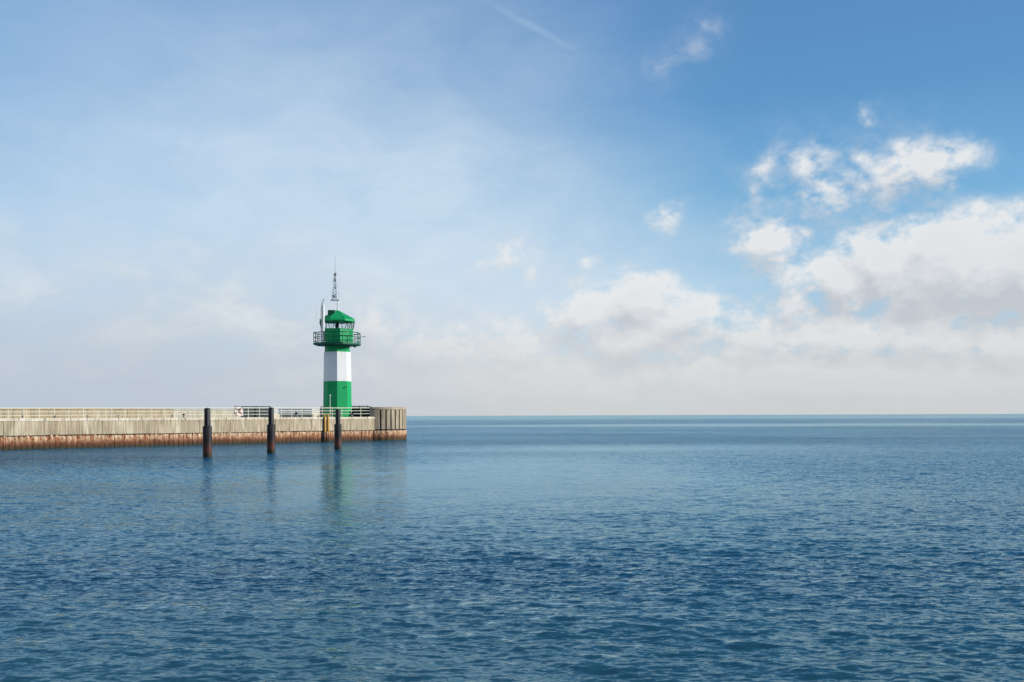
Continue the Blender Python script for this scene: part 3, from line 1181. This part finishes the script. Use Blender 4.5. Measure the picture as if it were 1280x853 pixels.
def dens(vec, amp=1.6):
    n = w.n.new('ShaderNodeGroup')
    n.node_tree = DG
    w.put(n.inputs[0], vec)
    n.inputs[1].default_value = amp
    return n.outputs[0]


d0 = dens(P0)
dl = dens(P0, 0.7)
d1 = dens(w.vm('ADD', P0, (0.010, 0.022, 0)), 0.7)

K = lambda rgb, k=1.0: tuple(c * 10 * k for c in lin(*rgb))
# clear blue: Nishita graded deeper towards the right
base = w.vm('MULTIPLY', sky.outputs[0], SKY_TINT if 'SKY_TINT' in globals() else (1, 1, 1))
ramp = w.n.new('ShaderNodeValToRGB')
e = ramp.color_ramp.elements
stops = [(0.0, (178, 208, 232)), (0.13, (160, 204, 234)), (0.21, (112, 176, 221)), (0.30, (88, 151, 206)), (0.40, (84, 138, 195)), (0.62, (58, 104, 165)), (1.0, (40, 78, 140))]
while len(e) < len(stops):
    e.new(0.5)
for el_, (p_, c_) in zip(e, stops):
    el_.position = p_
    el_.color = (*lin(*c_), 1)
w.put(ramp.inputs[0], V_)
base = w.mix(0.88, base, w.scale(ramp.outputs[0], 10.0))

# high thin veil on the left
def soft(px, py, rx, ry, lo, hi, p=P0):
    u, v = ang(px, py)
    d = w.vm('LENGTH', w.vm('MULTIPLY', w.vm('SUBTRACT', p, (u, v, 0)), (FPX / rx, FPX / ry, 0)))
    return w.rng(d, lo, hi, 1.0, 0.0, 'SMOOTHSTEP')


vn = w.noise(w.vm('MULTIPLY', P0, (1, 1.8, 1)), 5.5, 7, 0.58, 0.4)
vw = w.vm('ADD', P0, w.vm('MULTIPLY', w.vm('SUBTRACT', vn.outputs['Color'], (0.5, 0.5, 0.5)), (0.16, 0.13, 0)))
v1 = soft(350, 480, 650, 560, 0.36, 1.06, vw)
v2 = w.m('MULTIPLY', soft(620, 240, 260, 300, 0.05, 1.0, vw), 0.5)
va = w.m('MAXIMUM', v1, v2)
vf = w.noise(w.vm('MULTIPLY', P0, (1, 2.2, 1)), 11, 7, 0.6, 0.6).outputs[0]
va = w.m('MULTIPLY', va, w.rng(vf, 0.3, 0.7, 0.72, 1.0))
lay = w.mix(w.m('MULTIPLY', va, 0.95), base, K((222, 234, 243)))
# faint haze all along the left and behind
hz_all = w.rng(U, 0.25, -0.45, 0.0, 0.42)
lay = w.mix(hz_all, lay, K((152, 192, 232)))
# bright hazy sky to the left and behind the viewer
wrap = w.m('MAXIMUM', w.rng(U, -0.55, -0.9, 0.0, 0.5), w.rng(U, 1.3, 2.0, 0.0, 0.4))
lay = w.mix(w.m('MULTIPLY', wrap, w.rng(V_, 1.3, 0.7)), lay, K((222, 226, 232)))

# contrail
u0, v0 = ang(664, 33)
mp = w.n.new('ShaderNodeMapping')
mp.vector_type = 'TEXTURE'
mp.inputs['Location'].default_value = (u0, v0, 0)
mp.inputs['Rotation'].default_value = (0, 0, -R(26.5))
wob = w.vm('MULTIPLY', w.vm('SUBTRACT', w.noise(P0, 25, 3).outputs['Color'], (0.5, 0.5, 0.5)), (0.004, 0.006, 0))
w.put(mp.inputs['Vector'], w.vm('ADD', P0, wob))
ct = w.vm('LENGTH', w.vm('MULTIPLY', mp.outputs[0], (FPX / 88, FPX / 6.5, 0)))
lay = w.mix(w.m('MULTIPLY', w.rng(ct, 1.0, 0.1, 0, 0.2, 'SMOOTHSTEP'), 1.0), lay, K((190, 212, 236)))

# low mottled bank behind the lighthouse and to its left
lb = soft(230, 450, 560, 190, 0.3, 1.0, vw)
bf = w.noise(w.vm('MULTIPLY', P0, (1, 2.0, 1)), 9, 7, 0.6, 0.3).outputs[0]
lay = w.mix(w.m('MULTIPLY', lb, w.rng(bf, 0.38, 0.62, 0.25, 0.9, 'SMOOTHSTEP')), lay, w.mix(w.rng(bf, 0.46, 0.66), K((202, 211, 220)), K((226, 232, 236))))

# cumulus
alpha = w.rng(d0, -0.06, 0.66, 0, 0.94, 'SMOOTHSTEP')
alpha = w.m('MAXIMUM', alpha, w.rng(d0, 0.26, 0.58, 0, 0.95, 'SMOOTHSTEP'))
rel = w.m('SUBTRACT', dl, d1)
lit = w.rng(rel, -0.45, 0.28, 0.0, 1.0)
thick = w.rng(dl, 0.5, 1.4, 0.0, 0.3)
lit = w.m('SUBTRACT', lit, thick, clamp=True)
cc = w.mix(lit, K((196, 200, 207)), K((233, 235, 236)))
lay = w.mix(alpha, lay, cc)
# horizon haze: blue grey on the left, warm pale grey on the right
hzc = w.mix(w.rng(U, -0.5, 0.0), K((182, 194, 211)), K((206, 209, 209)))
hf = w.rng(V_, 0.0, 0.115, 1.0, 0.0, 'SMOOTHSTEP')
hmod = w.noise(w.vm('MULTIPLY', P0, (1, 4, 1)), 14, 5, 0.6).outputs[0]
hf = w.m('MULTIPLY', hf, w.rng(hmod, 0.3, 0.7, 0.75, 0.98))
lay = w.mix(hf, lay, hzc)
lay = w.mix(w.m('MULTIPLY', w.m('MULTIPLY', w.rng(U, 0.05, -0.35, 0.0, 1.0), w.rng(V_, 0.16, 0.01, 0.0, 0.75, 'SMOOTHSTEP')), w.rng(hmod, 0.25, 0.75, 0.65, 1.0)), lay, K((190, 200, 213)))
w.put(bg.inputs['Color'], lay)

# ------------------------------------------------------------------ render settings
vs = sc.view_settings
sc.display_settings.display_device = 'sRGB'
vs.view_transform = 'Standard'
vs.look = 'None'
vs.exposure = 0.0
vs.gamma = 1.0
vs.use_curve_mapping = False
cy = sc.cycles
cy.max_bounces = 6
cy.diffuse_bounces = 2
cy.glossy_bounces = 4
cy.transmission_bounces = 4
cy.transparent_max_bounces = 8
cy.caustics_reflective = False
cy.caustics_refractive = False
cy.sample_clamp_indirect = 4.0
